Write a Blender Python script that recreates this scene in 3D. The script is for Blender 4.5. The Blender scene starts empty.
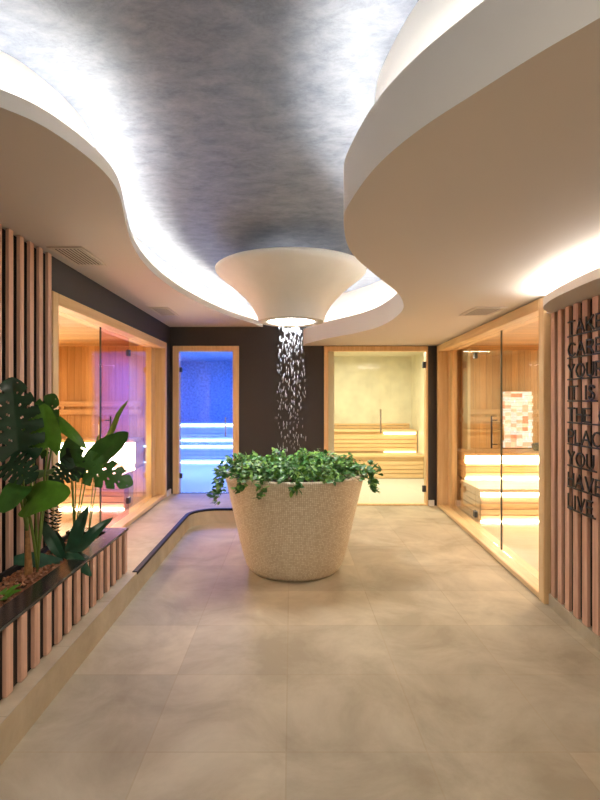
import bpy, bmesh, math, random
from mathutils import Vector, Matrix
random.seed(7)
C = bpy.context.scene
PI = math.pi

# ---------------------------------------------------------------- camera, world, exposure
cam_d = bpy.data.cameras.new('camera'); cam = bpy.data.objects.new('camera', cam_d)
C.collection.objects.link(cam); C.camera = cam
cam.location = (0, 0, 1.5); cam.rotation_euler = (PI/2, 0, 0)
cam_d.lens = 22.5; cam_d.sensor_width = 36; cam_d.sensor_fit = 'AUTO'; cam_d.shift_x = 9/800
cam_d.clip_start = 0.02
w = bpy.data.worlds.new('world'); C.world = w; w.use_nodes = True
w.node_tree.nodes['Background'].inputs[0].default_value = (1, .9, .78, 1)
w.node_tree.nodes['Background'].inputs[1].default_value = 0.05
vs = C.view_settings
vs.view_transform = 'Standard'; vs.look = 'None'; vs.exposure = 0.84; vs.gamma = 1; vs.use_curve_mapping = False

def area(name, loc, rot, sx, sy, power, col):
    d = bpy.data.lights.new(name, 'AREA'); d.shape = 'RECTANGLE'; d.size = sx; d.size_y = sy
    d.energy = power; d.color = col
    o = bpy.data.objects.new(name, d); o.location = loc; o.rotation_euler = rot
    C.collection.objects.link(o); return o
WARM = (1.0, .80, .55); NEU = (1.0, .93, .82)
K_COVE_L = 37; K_COVE_R = 48; K_CANOPY = 95
# added area lights: unseen fill behind the camera, and inside saunas and steam rooms
area('lobby_fill', (-0.1, -1.3, 2.79), (0, 0, 0), 1.6, 1.6, 56, (1, .90, .74))
area("sauna_fill", (-3.0, 4.6, 2.18), (0, 0, 0), .5, .5, 29, WARM)
area('sauna_fill', (3.1, 5.0, 2.20), (0, 0, 0), .5, .5, 27, WARM)
area('steam_fill', (1.4, 8.6, 2.35), (0, 0, 0), .6, .6, 46, (1, .93, .68))
area('steam_fill', (-1.5, 9.4, 2.35), (0, 0, 0), .6, .6, 84, (.05, .16, 1))

# ---------------------------------------------------------------- node materials
def newmat(name):
    m = bpy.data.materials.new(name); m.use_nodes = True
    nt = m.node_tree; b = nt.nodes['Principled BSDF']; return m, nt, b
def plain(name, col, rough=.5, metal=0, noise=0, nscale=8, bump=0, spec=None):
    m, nt, b = newmat(name)
    b.inputs['Roughness'].default_value = rough; b.inputs['Metallic'].default_value = metal
    b.inputs['Base Color'].default_value = (*col, 1)
    if spec is not None: b.inputs['Specular IOR Level'].default_value = spec
    if noise or bump:
        tc = nt.nodes.new('ShaderNodeTexCoord'); n = nt.nodes.new('ShaderNodeTexNoise')
        n.inputs['Scale'].default_value = nscale; n.inputs['Detail'].default_value = 6
        nt.links.new(tc.outputs['Object'], n.inputs['Vector'])
        if noise:
            r = nt.nodes.new('ShaderNodeValToRGB')
            r.color_ramp.elements[0].position = .3; r.color_ramp.elements[1].position = .7
            r.color_ramp.elements[0].color = (*[c*(1-noise) for c in col], 1)
            r.color_ramp.elements[1].color = (*[min(1, c*(1+noise)) for c in col], 1)
            nt.links.new(n.outputs['Fac'], r.inputs['Fac']); nt.links.new(r.outputs[0], b.inputs['Base Color'])
        if bump:
            bp = nt.nodes.new('ShaderNodeBump'); bp.inputs['Strength'].default_value = bump; bp.inputs['Distance'].default_value = .01
            nt.links.new(n.outputs['Fac'], bp.inputs['Height']); nt.links.new(bp.outputs[0], b.inputs['Normal'])
    return m
def emit(name, col, s):
    m, nt, b = newmat(name)
    b.inputs['Base Color'].default_value = (*col, 1)
    b.inputs['Emission Color'].default_value = (*col, 1); b.inputs['Emission Strength'].default_value = s
    return m
def wood(name, c1, c2, axis='Z', board=0, rough=.45, scale=3.0, baxis='X'):
    """grain stretched along axis; board = plank width with a dark joint, counted along baxis"""
    m, nt, b = newmat(name); N = nt.nodes; L = nt.links
    tc = N.new('ShaderNodeTexCoord'); mp = N.new('ShaderNodeMapping')
    s = {'X': (scale*.35, scale*6, scale*6), 'Y': (scale*6, scale*.35, scale*6), 'Z': (scale*6, scale*6, scale*.35)}[axis]
    mp.inputs['Scale'].default_value = s
    L.new(tc.outputs['Object'], mp.inputs['Vector'])
    n = N.new('ShaderNodeTexNoise'); n.inputs['Scale'].default_value = 1.6; n.inputs['Detail'].default_value = 5
    n.inputs['Distortion'].default_value = .6
    L.new(mp.outputs[0], n.inputs['Vector'])
    r = N.new('ShaderNodeValToRGB'); r.color_ramp.elements[0].position = .3; r.color_ramp.elements[1].position = .72
    r.color_ramp.elements[0].color = (*c1, 1); r.color_ramp.elements[1].color = (*c2, 1)
    L.new(n.outputs['Fac'], r.inputs['Fac']); out = r.outputs[0]
    if board:
        sx = N.new('ShaderNodeSeparateXYZ'); L.new(tc.outputs['Object'], sx.inputs[0])
        d = N.new('ShaderNodeMath'); d.operation = 'DIVIDE'; d.inputs[1].default_value = board
        if baxis == 'XY':
            ad = N.new('ShaderNodeMath'); ad.operation = 'ADD'; L.new(sx.outputs['X'], ad.inputs[0]); L.new(sx.outputs['Y'], ad.inputs[1]); L.new(ad.outputs[0], d.inputs[0])
        else: L.new(sx.outputs[baxis], d.inputs[0])
        f = N.new('ShaderNodeMath'); f.operation = 'FRACT'; L.new(d.outputs[0], f.inputs[0])
        fl = N.new('ShaderNodeMath'); fl.operation = 'FLOOR'; L.new(d.outputs[0], fl.inputs[0])
        wn = N.new('ShaderNodeTexWhiteNoise'); wn.noise_dimensions = '1D'; L.new(fl.outputs[0], wn.inputs['W'])
        mr = N.new('ShaderNodeMapRange'); mr.inputs['To Min'].default_value = .82; mr.inputs['To Max'].default_value = 1.12
        L.new(wn.outputs['Value'], mr.inputs['Value'])
        lt = N.new('ShaderNodeMath'); lt.operation = 'GREATER_THAN'; lt.inputs[1].default_value = .07; L.new(f.outputs[0], lt.inputs[0])
        mr2 = N.new('ShaderNodeMapRange'); mr2.inputs['To Min'].default_value = .62; mr2.inputs['To Max'].default_value = 1
        L.new(lt.outputs[0], mr2.inputs['Value'])
        mu = N.new('ShaderNodeMath'); mu.operation = 'MULTIPLY'; L.new(mr.outputs[0], mu.inputs[0]); L.new(mr2.outputs[0], mu.inputs[1])
        vm = N.new('ShaderNodeVectorMath'); vm.operation = 'SCALE'; L.new(out, vm.inputs[0]); L.new(mu.outputs[0], vm.inputs['Scale'])
        out = vm.outputs[0]
    L.new(out, b.inputs['Base Color']); b.inputs['Roughness'].default_value = rough
    return m
def glass_mat(name, tint, edge=1.45, extra=0.0):
    m, nt, b = newmat(name); N = nt.nodes; L = nt.links; N.remove(b)
    t = N.new('ShaderNodeBsdfTransparent'); t.inputs[0].default_value = (*tint, 1)
    g = N.new('ShaderNodeBsdfGlossy'); g.inputs['Roughness'].default_value = .02
    ge = N.new('ShaderNodeNewGeometry'); dt = N.new('ShaderNodeVectorMath'); dt.operation = 'DOT_PRODUCT'
    L.new(ge.outputs['Incoming'], dt.inputs[0]); L.new(ge.outputs['Normal'], dt.inputs[1])
    ab = N.new('ShaderNodeMath'); ab.operation = 'ABSOLUTE'; L.new(dt.outputs['Value'], ab.inputs[0])
    om = N.new('ShaderNodeMath'); om.operation = 'SUBTRACT'; om.inputs[0].default_value = 1; L.new(ab.outputs[0], om.inputs[1])
    pw = N.new('ShaderNodeMath'); pw.operation = 'POWER'; pw.inputs[1].default_value = 5; L.new(om.outputs[0], pw.inputs[0])
    ad = N.new('ShaderNodeMath'); ad.operation = 'MULTIPLY_ADD'; ad.inputs[1].default_value = .9; ad.inputs[2].default_value = .035+extra; ad.use_clamp = True
    L.new(pw.outputs[0], ad.inputs[0])
    mx = N.new('ShaderNodeMixShader'); L.new(ad.outputs[0], mx.inputs[0]); L.new(t.outputs[0], mx.inputs[1]); L.new(g.outputs[0], mx.inputs[2])
    L.new(mx.outputs[0], N['Material Output'].inputs[0])
    return m
def tile_mat(name, c1, c2, mortar, size=.6, off=(0, 0), rough=.60, msize=.004, vein=.5):
    m, nt, b = newmat(name); N = nt.nodes; L = nt.links
    tc = N.new('ShaderNodeTexCoord'); mp = N.new('ShaderNodeMapping'); mp.inputs['Location'].default_value = (-off[0], -off[1], 0)
    L.new(tc.outputs['Object'], mp.inputs['Vector'])
    br = N.new('ShaderNodeTexBrick'); br.offset = 0; br.inputs['Scale'].default_value = 1
    br.inputs['Brick Width'].default_value = size; br.inputs['Row Height'].default_value = size
    br.inputs['Mortar Size'].default_value = msize; br.inputs['Mortar Smooth'].default_value = .3; br.inputs['Bias'].default_value = -.1
    br.inputs['Color1'].default_value = (.88, .88, .88, 1); br.inputs['Color2'].default_value = (1.08, 1.07, 1.05, 1)
    br.inputs['Mortar'].default_value = (*mortar, 1)
    L.new(mp.outputs[0], br.inputs['Vector'])
    n = N.new('ShaderNodeTexNoise'); n.inputs['Scale'].default_value = 1.9; n.inputs['Detail'].default_value = 8; n.inputs['Roughness'].default_value = .62
    n.inputs['Distortion'].default_value = .5
    L.new(tc.outputs['Object'], n.inputs['Vector'])
    r = N.new('ShaderNodeValToRGB'); r.color_ramp.elements[0].position = .36; r.color_ramp.elements[1].position = .66
    r.color_ramp.elements[0].color = (*c1, 1); r.color_ramp.elements[1].color = (*c2, 1)
    L.new(n.outputs['Fac'], r.inputs['Fac'])
    mx = N.new('ShaderNodeMix'); mx.data_type = 'RGBA'; mx.blend_type = 'MULTIPLY'; mx.inputs[0].default_value = 1
    L.new(r.outputs[0], mx.inputs[6]); L.new(br.outputs['Color'], mx.inputs[7])
    L.new(mx.outputs[2], b.inputs['Base Color'])
    rr = N.new('ShaderNodeMapRange'); rr.inputs['To Min'].default_value = rough-.06; rr.inputs['To Max'].default_value = rough+.12
    L.new(n.outputs['Fac'], rr.inputs['Value']); L.new(rr.outputs[0], b.inputs['Roughness'])
    return m
def mosaic_mat(name):
    m, nt, b = newmat(name); N = nt.nodes; L = nt.links
    uv = N.new('ShaderNodeUVMap')
    br = N.new('ShaderNodeTexBrick'); br.offset = 0; br.inputs['Scale'].default_value = 1
    br.inputs['Brick Width'].default_value = .015; br.inputs['Row Height'].default_value = .015
    br.inputs['Mortar Size'].default_value = .0017; br.inputs['Mortar Smooth'].default_value = .4
    br.inputs['Color1'].default_value = (.66, .57, .42, 1); br.inputs['Color2'].default_value = (.88, .82, .68, 1)
    br.inputs['Mortar'].default_value = (.52, .42, .28, 1)
    L.new(uv.outputs[0], br.inputs['Vector'])
    L.new(br.outputs['Color'], b.inputs['Base Color'])
    bp = N.new('ShaderNodeBump'); bp.inputs['Strength'].default_value = .5; bp.inputs['Distance'].default_value = .002; bp.invert = True
    L.new(br.outputs['Fac'], bp.inputs['Height']); L.new(bp.outputs[0], b.inputs['Normal'])
    b.inputs['Roughness'].default_value = .35
    return m
def plaster_mat(name):
    m, nt, b = newmat(name); N = nt.nodes; L = nt.links
    tc = N.new('ShaderNodeTexCoord'); mp = N.new('ShaderNodeMapping'); mp.inputs['Rotation'].default_value = (0, 0, .5)
    mp.inputs['Scale'].default_value = (1, 1.6, 1); L.new(tc.outputs['Object'], mp.inputs['Vector'])
    n = N.new('ShaderNodeTexNoise'); n.inputs['Scale'].default_value = 7; n.inputs['Detail'].default_value = 10; n.inputs['Roughness'].default_value = .8
    n.inputs['Distortion'].default_value = .25; L.new(mp.outputs[0], n.inputs['Vector'])
    r = N.new('ShaderNodeValToRGB'); r.color_ramp.elements[0].position = .34; r.color_ramp.elements[1].position = .68
    r.color_ramp.elements[0].color = (.11, .13, .18, 1); r.color_ramp.elements[1].color = (.26, .285, .355, 1)
    L.new(n.outputs['Fac'], r.inputs['Fac']); L.new(r.outputs[0], b.inputs['Base Color'])
    b.inputs['Roughness'].default_value = .48; b.inputs['Metallic'].default_value = .12
    bp = N.new('ShaderNodeBump'); bp.inputs['Strength'].default_value = .25; bp.inputs['Distance'].default_value = .01
    L.new(n.outputs['Fac'], bp.inputs['Height']); L.new(bp.outputs[0], b.inputs['Normal'])
    return m
def salt_mat(name):
    m, nt, b = newmat(name); N = nt.nodes; L = nt.links
    tc = N.new('ShaderNodeTexCoord'); mp = N.new('ShaderNodeMapping'); mp.inputs['Rotation'].default_value = (PI/2, 0, 0)
    L.new(tc.outputs['Object'], mp.inputs['Vector'])
    sp = N.new('ShaderNodeSeparateXYZ'); L.new(tc.outputs['Object'], sp.inputs[0])
    cb = N.new('ShaderNodeCombineXYZ'); L.new(sp.outputs['X'], cb.inputs[0]); L.new(sp.outputs['Z'], cb.inputs[1])
    sn = N.new('ShaderNodeVectorMath'); sn.operation = 'SNAP'; sn.inputs[1].default_value = (.085, .055, 1); L.new(cb.outputs[0], sn.inputs[0])
    wn = N.new('ShaderNodeTexWhiteNoise'); wn.noise_dimensions = '3D'; L.new(sn.outputs[0], wn.inputs['Vector'])
    r = N.new('ShaderNodeValToRGB'); r.color_ramp.interpolation = 'CONSTANT'
    cols = [(0, (.80, .34, .20)), (.12, (.95, .74, .56)), (.32, (.90, .58, .42)), (.46, (.78, .88, .90)), (.66, (.99, .93, .84)), (.85, (.72, .82, .82))]
    e = r.color_ramp.elements
    while len(e) < len(cols): e.new(.5)
    for i, (p, c) in enumerate(cols): e[i].position = p; e[i].color = (*c, 1)
    L.new(wn.outputs['Value'], r.inputs['Fac'])
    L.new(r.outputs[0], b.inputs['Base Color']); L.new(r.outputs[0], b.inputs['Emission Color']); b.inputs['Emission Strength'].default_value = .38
    return m
M = dict(
    floor=tile_mat('stone floor tile', (.42, .35, .245), (.63, .555, .42), (.86, .83, .79), off=(-.02, 2.13)),
    ledge=tile_mat('stone platform tile', (.42, .35, .245), (.63, .555, .42), (.86, .83, .79), off=(-1.19, 3.9)),
    paint=plain('warm white ceiling paint', (.60, .545, .50), .75),
    cove=plain('lit cove and skirting paint', (.82, .81, .80), .7),  # ceiling paint with cove light mixed into its colour; also the white skirting
    plaster=plaster_mat('silver grey stucco'),
    dark=plain('charcoal wall paint', (.040, .036, .038), .6),
    slat=wood('rose brown slat wood', (.54, .31, .22), (.76, .49, .37), 'Z'),
    slatback=plain('dark slat backing', (.018, .013, .012), .8),
    frame=wood('honey frame wood', (.74, .50, .25), (.88, .66, .38), 'Z'),
    frameh=wood('honey frame wood level', (.74, .50, .25), (.88, .66, .38), 'Y'),
    sauna=wood('sauna boards', (.60, .33, .12), (.74, .47, .20), 'Z', .095, baxis='XY'),
    bench=wood('bench wood', (.68, .44, .21), (.80, .58, .33), 'X', .0),
    saunafloor=wood('sauna floor boards', (.44, .29, .16), (.54, .38, .22), 'X', .0),
    saunaceil=wood('sauna ceiling boards', (.62, .38, .17), (.76, .52, .27), 'X', .11, baxis='Y'),
    glass=glass_mat('clear glass', (.97, .975, .96)),
    glassv=glass_mat('violet reflection glass', (.88, .72, .84), 1.5, .0),  # violet of the reflected blue room painted in as a tint
    glassedge=plain('dark glass edge', (.06, .07, .06), .3),
    steel=plain('brushed steel', (.62, .60, .57), .35, .7),
    darkmetal=plain('dark bronze metal', (.10, .085, .075), .4, .8),
    hinge=plain('hinge metal', (.07, .08, .10), .4, .6),
    black=plain('gloss black edging', (.02, .02, .022), .16),
    stepblack=plain('matt black edging', (.015, .015, .017), .5, spec=.2),
    blackm=plain('black letter metal', (.018, .018, .022), .35),
    mosaic=mosaic_mat('beige glass mosaic'),
    funnel=plain('off white stucco', (.86, .84, .80), .6, noise=.03, nscale=6),
    marble=plain('cream marble', (.74, .71, .56), .35, noise=.10, nscale=4),
    cream=plain('cream wall', (.78, .74, .60), .5),
    bluewall=plain('mosaic steam wall', (.50, .56, .66), .5, noise=.30, nscale=20),
    bluefloor=plain('pale steam floor', (.62, .62, .58), .3),
    bluebench=plain('pale steam bench', (.62, .64, .68), .3),
    ledw=emit('warm led', (1, .88, .66), 20), ledw2=emit('soft warm led', (1, .84, .58), 3.2),
    leds=emit('white led', (1, .97, .92), 14), ledb=emit('ice blue led', (.50, .75, 1), 7),
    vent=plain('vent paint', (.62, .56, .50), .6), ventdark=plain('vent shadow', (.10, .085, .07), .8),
    soil=plain('dark soil', (.07, .038, .022), .95, noise=.5, nscale=40, bump=.8),
    bark=plain('bark chip', (.26, .105, .05), .85, noise=.45, nscale=30),
    bark2=plain('pale bark chip', (.36, .17, .09), .85, noise=.4, nscale=30),
    stem=plain('green stem', (.16, .26, .05), .5), trunk=plain('brown trunk', (.33, .17, .06), .7, noise=.4, nscale=30, bump=.4),
    leafd=plain('dark monstera leaf', (.012, .050, .024), .32, noise=.35, nscale=12),
    leafm=plain('mid green leaf', (.052, .17, .03), .35, noise=.3, nscale=12),
    leafb=plain('bright green leaf', (.10, .27, .025), .38, noise=.25, nscale=12),
    leafy=plain('yellow green leaf', (.24, .38, .05), .4, noise=.25, nscale=14),
    leafg=plain('blue green leaf', (.030, .105, .060), .3, noise=.3, nscale=12),
    ivyd=plain('ivy leaf', (.045, .17, .035), .4, noise=.4, nscale=25), ivyb=plain('young ivy leaf', (.17, .36, .065), .4, noise=.3, nscale=25),
    salt=salt_mat('salt bricks'),
    drop=None,
)
m, nt, b = newmat('water drops'); b.inputs['Base Color'].default_value = (.85, .9, 1, 1); b.inputs['Roughness'].default_value = .08
b.inputs['Transmission Weight'].default_value = .6; b.inputs['IOR'].default_value = 1.33; M['drop'] = m

# ---------------------------------------------------------------- helpers
def link(name, bm, mats, parent=None, smooth=False, loc=None):
    me = bpy.data.meshes.new(name)
    bmesh.ops.recalc_face_normals(bm, faces=bm.faces) if not getattr(bm, 'norecalc', False) else None
    bm.to_mesh(me); bm.free()
    if not isinstance(mats, (list, tuple)): mats = [mats]
    for mm in mats: me.materials.append(M[mm])
    if smooth:
        for p in me.polygons: p.use_smooth = True
    o = bpy.data.objects.new(name, me); C.collection.objects.link(o)
    if parent:
        o.parent = parent; o.location = -Vector(parent.location)
    return o
def box(bm, x0, x1, y0, y1, z0, z1, bev=0):
    r = bmesh.ops.create_cube(bm, size=1)
    for v in r['verts']:
        v.co = Vector(((x0+x1)/2+v.co.x*(x1-x0), (y0+y1)/2+v.co.y*(y1-y0), (z0+z1)/2+v.co.z*(z1-z0)))
    if bev:
        es = list({e for v in r['verts'] for e in v.link_edges})
        bmesh.ops.bevel(bm, geom=es, offset=bev, segments=2, affect='EDGES')
def bx(name, dims, mat, parent=None, bev=0):
    bm = bmesh.new(); box(bm, *dims, bev=bev); return link(name, bm, mat, parent)
def thing(name, label, cat, loc=(0, 0, 0), group=None):
    o = bpy.data.objects.new(name, None); C.collection.objects.link(o); o.location = loc; o.empty_display_size = .05
    o['label'] = label; o['category'] = cat
    if group: o['group'] = group
    return o
def tag(o, label, cat, group=None):
    o['label'] = label; o['category'] = cat
    if group: o['group'] = group
    return o
def struct(o): o['kind'] = 'structure'; return o
def lab(o, l): o['label'] = l; return o
def tube(bm, pts, r, seg=8, caps=True, r2=None):
    pts = [Vector(p) for p in pts]; rings = []
    n = len(pts)
    for i, p in enumerate(pts):
        d = (pts[min(i+1, n-1)]-pts[max(i-1, 0)]).normalized()
        a = d.cross(Vector((0, 0, 1)));
        if a.length < .05: a = d.cross(Vector((1, 0, 0)))
        a.normalize(); b = d.cross(a).normalized()
        rr = r if r2 is None else r+(r2-r)*i/(n-1)
        rings.append([bm.verts.new(p+a*math.cos(2*PI*k/seg)*rr+b*math.sin(2*PI*k/seg)*rr) for k in range(seg)])
    for i in range(n-1):
        for k in range(seg):
            bm.faces.new((rings[i][k], rings[i][(k+1) % seg], rings[i+1][(k+1) % seg], rings[i+1][k]))
    if caps:
        bm.faces.new(rings[0][::-1]); bm.faces.new(rings[-1])
def lathe(bm, prof, cx, cy, seg=64, uv=None, ur=.55):
    rings = []; ln = [0]
    for i in range(1, len(prof)): ln.append(ln[-1]+math.dist(prof[i], prof[i-1]))
    for r, z in prof:
        rings.append([bm.verts.new((cx+r*math.cos(2*PI*k/seg), cy+r*math.sin(2*PI*k/seg), z)) for k in range(seg)])
    lay = bm.loops.layers.uv.new('UVMap') if uv else None
    for i in range(len(prof)-1):
        for k in range(seg):
            f = bm.faces.new((rings[i][k], rings[i][(k+1) % seg], rings[i+1][(k+1) % seg], rings[i+1][k]))
            if lay:
                us = [k, k+1, k+1, k]; vsl = [ln[i], ln[i], ln[i+1], ln[i+1]]
                for q, lp in enumerate(f.loops): lp[lay].uv = (us[q]/seg*2*PI*ur, vsl[q])
    return rings
def disc(bm, r, z, cx, cy, seg=48):
    bm.faces.new([bm.verts.new((cx+r*math.cos(2*PI*k/seg), cy+r*math.sin(2*PI*k/seg), z)) for k in range(seg)])
def spline(P, n=10):
    P = [Vector(p) for p in P]; out = []
    Q = [P[0]*2-P[1]]+P+[P[-1]*2-P[-2]]
    for i in range(1, len(Q)-2):
        a, b, c, d = Q[i-1], Q[i], Q[i+1], Q[i+2]
        for k in range(n):
            t = k/n
            out.append(.5*((2*b)+(c-a)*t+(2*a-5*b+4*c-d)*t*t+(3*b-a-3*c+d)*t**3))
    out.append(P[-1]); return out
def smooth2(P, it=3):
    P = P[:]
    for _ in range(it):
        P = [P[0]]+[(P[i-1]+P[i]*2+P[i+1])/4 for i in range(1, len(P)-1)]+[P[-1]]
    return P
def offset2(P, d):
    out = []
    for i in range(len(P)):
        t = (P[min(i+1, len(P)-1)]-P[max(i-1, 0)]).normalized()
        out.append(P[i]+Vector((t.y, -t.x))*d)
    return smooth2(out, 12)
def ribbon(bm, A, za, B, zb):
    va = [bm.verts.new((p.x, p.y, za)) for p in A]; vb = [bm.verts.new((p.x, p.y, zb)) for p in B]
    for i in range(len(A)-1): bm.faces.new((va[i], va[i+1], vb[i+1], vb[i]))

# ---------------------------------------------------------------- structure
ZC_L, ZC_R, ZU = 2.537, 2.27, 2.82
YB = 7.1; ZP = .17
struct(bx('floor', (-4.6, 4.6, -3.2, YB, -.1, 0), 'floor'))
# raised platform along the left side and in front of the blue door
Pp = [(-1.19, -3.2), (-1.19, 5.78)]
for k in range(1, 9):
    a = PI - PI/2*k/8; Pp.append((-1.19+.32+.32*math.cos(a), 5.78+.32*math.sin(a)))
Pp += [(.22, 6.1), (.22, YB)]
def prism(bm, P, z0, z1):
    lo = [bm.verts.new((x, y, z0)) for x, y in P]; hi = [bm.verts.new((x, y, z1)) for x, y in P]
    bm.faces.new(lo[::-1]); bm.faces.new(hi)
    n = len(P)
    for i in range(n): bm.faces.new((lo[i], lo[(i+1) % n], hi[(i+1) % n], hi[i]))
bm = bmesh.new(); prism(bm, [(-1.72, -3.2)]+Pp+[(-1.72, YB)], 0.0, ZP); struct(link('floor_platform', bm, 'ledge'))
# black edging strip of the step
E = [Vector(p) for p in Pp[1:-1]]; E[0] = Vector((-1.19, 3.86)); E = [Vector((-1.19, 3.86)), Vector((-1.19, 5.78))]+E[1:]
Ei = []
for i in range(len(E)):
    t = (E[min(i+1, len(E)-1)]-E[max(i-1, 0)]).normalized(); Ei.append(E[i]+Vector((-t.y, t.x))*.035)
Eo = []
for i in range(len(E)):
    t = (E[min(i+1, len(E)-1)]-E[max(i-1, 0)]).normalized(); Eo.append(E[i]+Vector((t.y, -t.x))*.004)
bm = bmesh.new(); prism(bm, [tuple(p) for p in Eo]+[tuple(p) for p in Ei[::-1]], ZP-.018, ZP+.006)
struct(link('trim_step', bm, 'stepblack'))

struct(bx('ceiling', (-1.9, 2.9, -3.2, YB, ZU, ZU+.05), 'plaster'))
# walls of the lobby
bm = bmesh.new()
box(bm, -1.90, -1.755, -3.2, 3.585, 0, ZU); box(bm, -1.90, -1.72, 3.585, 6.885, 2.29, ZU); box(bm, -1.90, -1.72, 6.885, YB, 0, ZU)
struct(link('wall_left', bm, 'dark'))
bm = bmesh.new()
box(bm, -1.72, -1.676, YB, YB+.12, 0, 2.6); box(bm, -1.676, -.738, YB, YB+.12, 2.267, 2.6)
box(bm, -.738, .468, YB, YB+.12, 0, 2.6); box(bm, 1.945, 2.15, YB, YB+.12, 0, 2.6); box(bm, .468, 1.945, YB, YB+.12, 2.267, 2.6)
box(bm, -1.676, -.738, YB, YB+.12, 0, ZP)
struct(link('wall_back', bm, 'dark'))
struct(bx('trim_cove_end', (-1.9, 2.9, YB, YB+.12, 2.6, ZU), 'cove'))
struct(bx('wall_front', (-1.9, 2.9, -3.3, -3.2, 0, ZU), 'paint'))
S = spline([Vector((1.89, 3.655)), Vector((1.855, 3.3)), Vector((1.842, 2.95)), Vector((1.87, 2.5)), Vector((1.96, 2.1)), Vector((2.12, 1.75)), Vector((2.4, 1.45))], 12)
# S is the face of the slats; the wall stands behind it
So = offset2(S[::-1], .035)[::-1]; Sb = offset2(S[::-1], .15)[::-1]
bm = bmesh.new()
for z0, z1, A, B in ((0, ZC_R, So, Sb),):
    ribbon(bm, A, z0, A, z1); ribbon(bm, B, z0, B, z1); ribbon(bm, A, z1, B, z1)
struct(link('wall_right', bm, 'slatback'))
struct(bx('wall_side', (2.6, 2.7, -3.2, 1.6, 0, ZU), 'paint'))
bm = bmesh.new(); A = offset2(S[::-1], -.006)[::-1]; ribbon(bm, A, 0, A, .085); ribbon(bm, A, .085, So, .085)
struct(link('baseboard_right', bm, 'ledge'))
struct(bx('baseboard_left', (-1.72, -1.70, 6.89, YB-.002, ZP, ZP+.07), 'cove'))
struct(bx('baseboard_back', (1.95, 2.03, YB-.02, YB, 0, .08), 'cove'))
struct(bx('baseboard_middle', (-.735, .22, YB-.015, YB, ZP, ZP+.07), 'cove'))

# dropped ceilings with their coves
def slab(name, P, xo, zb, zl, zled, side, K, first):
    c = [Vector(p) for p in P]; c = smooth2(spline(c, 10), 6)
    ci = offset2(c, side*(.13 if side > 0 else .135)); c2 = offset2(c, side*.022)
    bm = bmesh.new()
    out = [Vector((xo, p.y)) for p in c]
    ribbon(bm, c, zb, out, zb)
    s = link(name, bm, 'paint', smooth=False); struct(s)
    bm = bmesh.new(); ribbon(bm, c, zb, c, zl); ribbon(bm, c, zl, c2, zl); ribbon(bm, c2, zl, c2, zled)
    f = struct(link('trim_cove_lip_'+first, bm, 'cove', smooth=True))
    bm = bmesh.new(); ribbon(bm, c2, zled, ci, zled); ribbon(bm, ci, zled, ci, ZU)
    struct(link('trim_cove_recess_'+first, bm, 'cove'))
    w_ = .055; a = offset2(c, side*w_); b_ = offset2(c, side*(w_+.02))
    bm = bmesh.new(); ribbon(bm, a, zled+.004, b_, zled+.004); ribbon(bm, a, zled+.001, b_, zled+.001); ribbon(bm, a, zled+.001, a, zled+.004); ribbon(bm, b_, zled+.001, b_, zled+.004)
    M['cove_led_'+first] = emit('cove led '+first, (1, .95, .84), K)
    o = link('cove_led_strip', bm, 'cove_led_'+first)
    return tag(o, 'glowing white light strip hidden in the curved ceiling cove on the '+first+' side', 'light strip')
PL = [(-.40, 7.1), (-.525, 6.73), (-.708, 6.32), (-.87, 5.83), (-.99, 5.29), (-1.09, 4.71), (-1.125, 3.99), (-1.07, 3.39), (-.955, 2.88), (-.86, 2.49), (-.855, 2.206), (-.926, 1.92), (-1.03, 1.77), (-1.3, 1.5), (-1.76, 1.2)]
PR = [(.17, 7.1), (.19, 6.9), (.34, 6.5), (.50, 6.16), (.72, 5.8), (.89, 5.4), (.963, 4.94), (.97, 4.5), (.926, 4.1), (.77, 3.6), (.515, 3.07), (.31, 2.6), (.225, 2.145), (.233, 1.92), (.28, 1.65), (.362, 1.43), (.47, 1.242), (.548, 1.113), (.63, .996), (.9, .6), (1.3, .2), (1.9, -.2), (2.6, -.5)]
slab('ceiling_left', PL, -1.76, ZC_L, ZC_L+.065, ZC_L+.03, 1, K_COVE_L, 'left')
slab('ceiling_right', PR, 2.7, ZC_R, ZC_R+.215, ZC_R+.15, -1, K_COVE_R, 'right')

# shells of the rooms behind the glass
def room(tagname, x0, x1, y0, y1, z0, z1, wm, cm, fm, skip=()):
    t = .04
    d = {'west': (x0-t, x0, y0, y1, z0, z1), 'east': (x1, x1+t, y0, y1, z0, z1), 'south': (x0-t, x1+t, y0-t, y0, z0, z1), 'north': (x0-t, x1+t, y1, y1+t, z0, z1)}
    for s, dd in d.items():
        if s not in skip: struct(bx('wall_%s_%s' % (tagname, s), dd, wm[s] if isinstance(wm, dict) else wm))
    struct(bx('ceiling_'+tagname, (x0-t, x1+t, y0-t, y1+t, z1, z1+t), cm))
    if fm: struct(bx('floor_'+tagname, (x0-t, x1+t, y0-t, y1+t, z0-.02, z0), fm))
room('sauna_left', -4.3, -1.93, 3.45, 6.88, ZP, 2.24, 'sauna', 'saunaceil', 'saunafloor', skip=('east',))
room('sauna_right', 2.19, 4.6, 3.55, 7.45, .012, 2.24, 'sauna', 'saunaceil', 'saunafloor', skip=('west',))
struct(bx('wall_sauna_right_west', (2.15, 2.19, 7.08, 7.45, 0, 2.24), 'sauna'))
room('steam', .25, 2.55, YB+.12, 10.6, .0, 2.42, 'marble', 'cream', 'bluefloor', skip=('south',))
struct(bx('wall_steam_pier', (.29, .625, YB+.13, YB+.22, .0, 2.42), 'cream'))
room('blue', -2.95, -.5, YB+.16, 11.9, ZP, 2.42, 'bluewall', 'bluewall', 'bluefloor', skip=('south',))
struct(bx('wall_blue_south_side', (-2.99, -1.72, YB+.12, YB+.16, ZP, 2.42), 'bluewall'))

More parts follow.
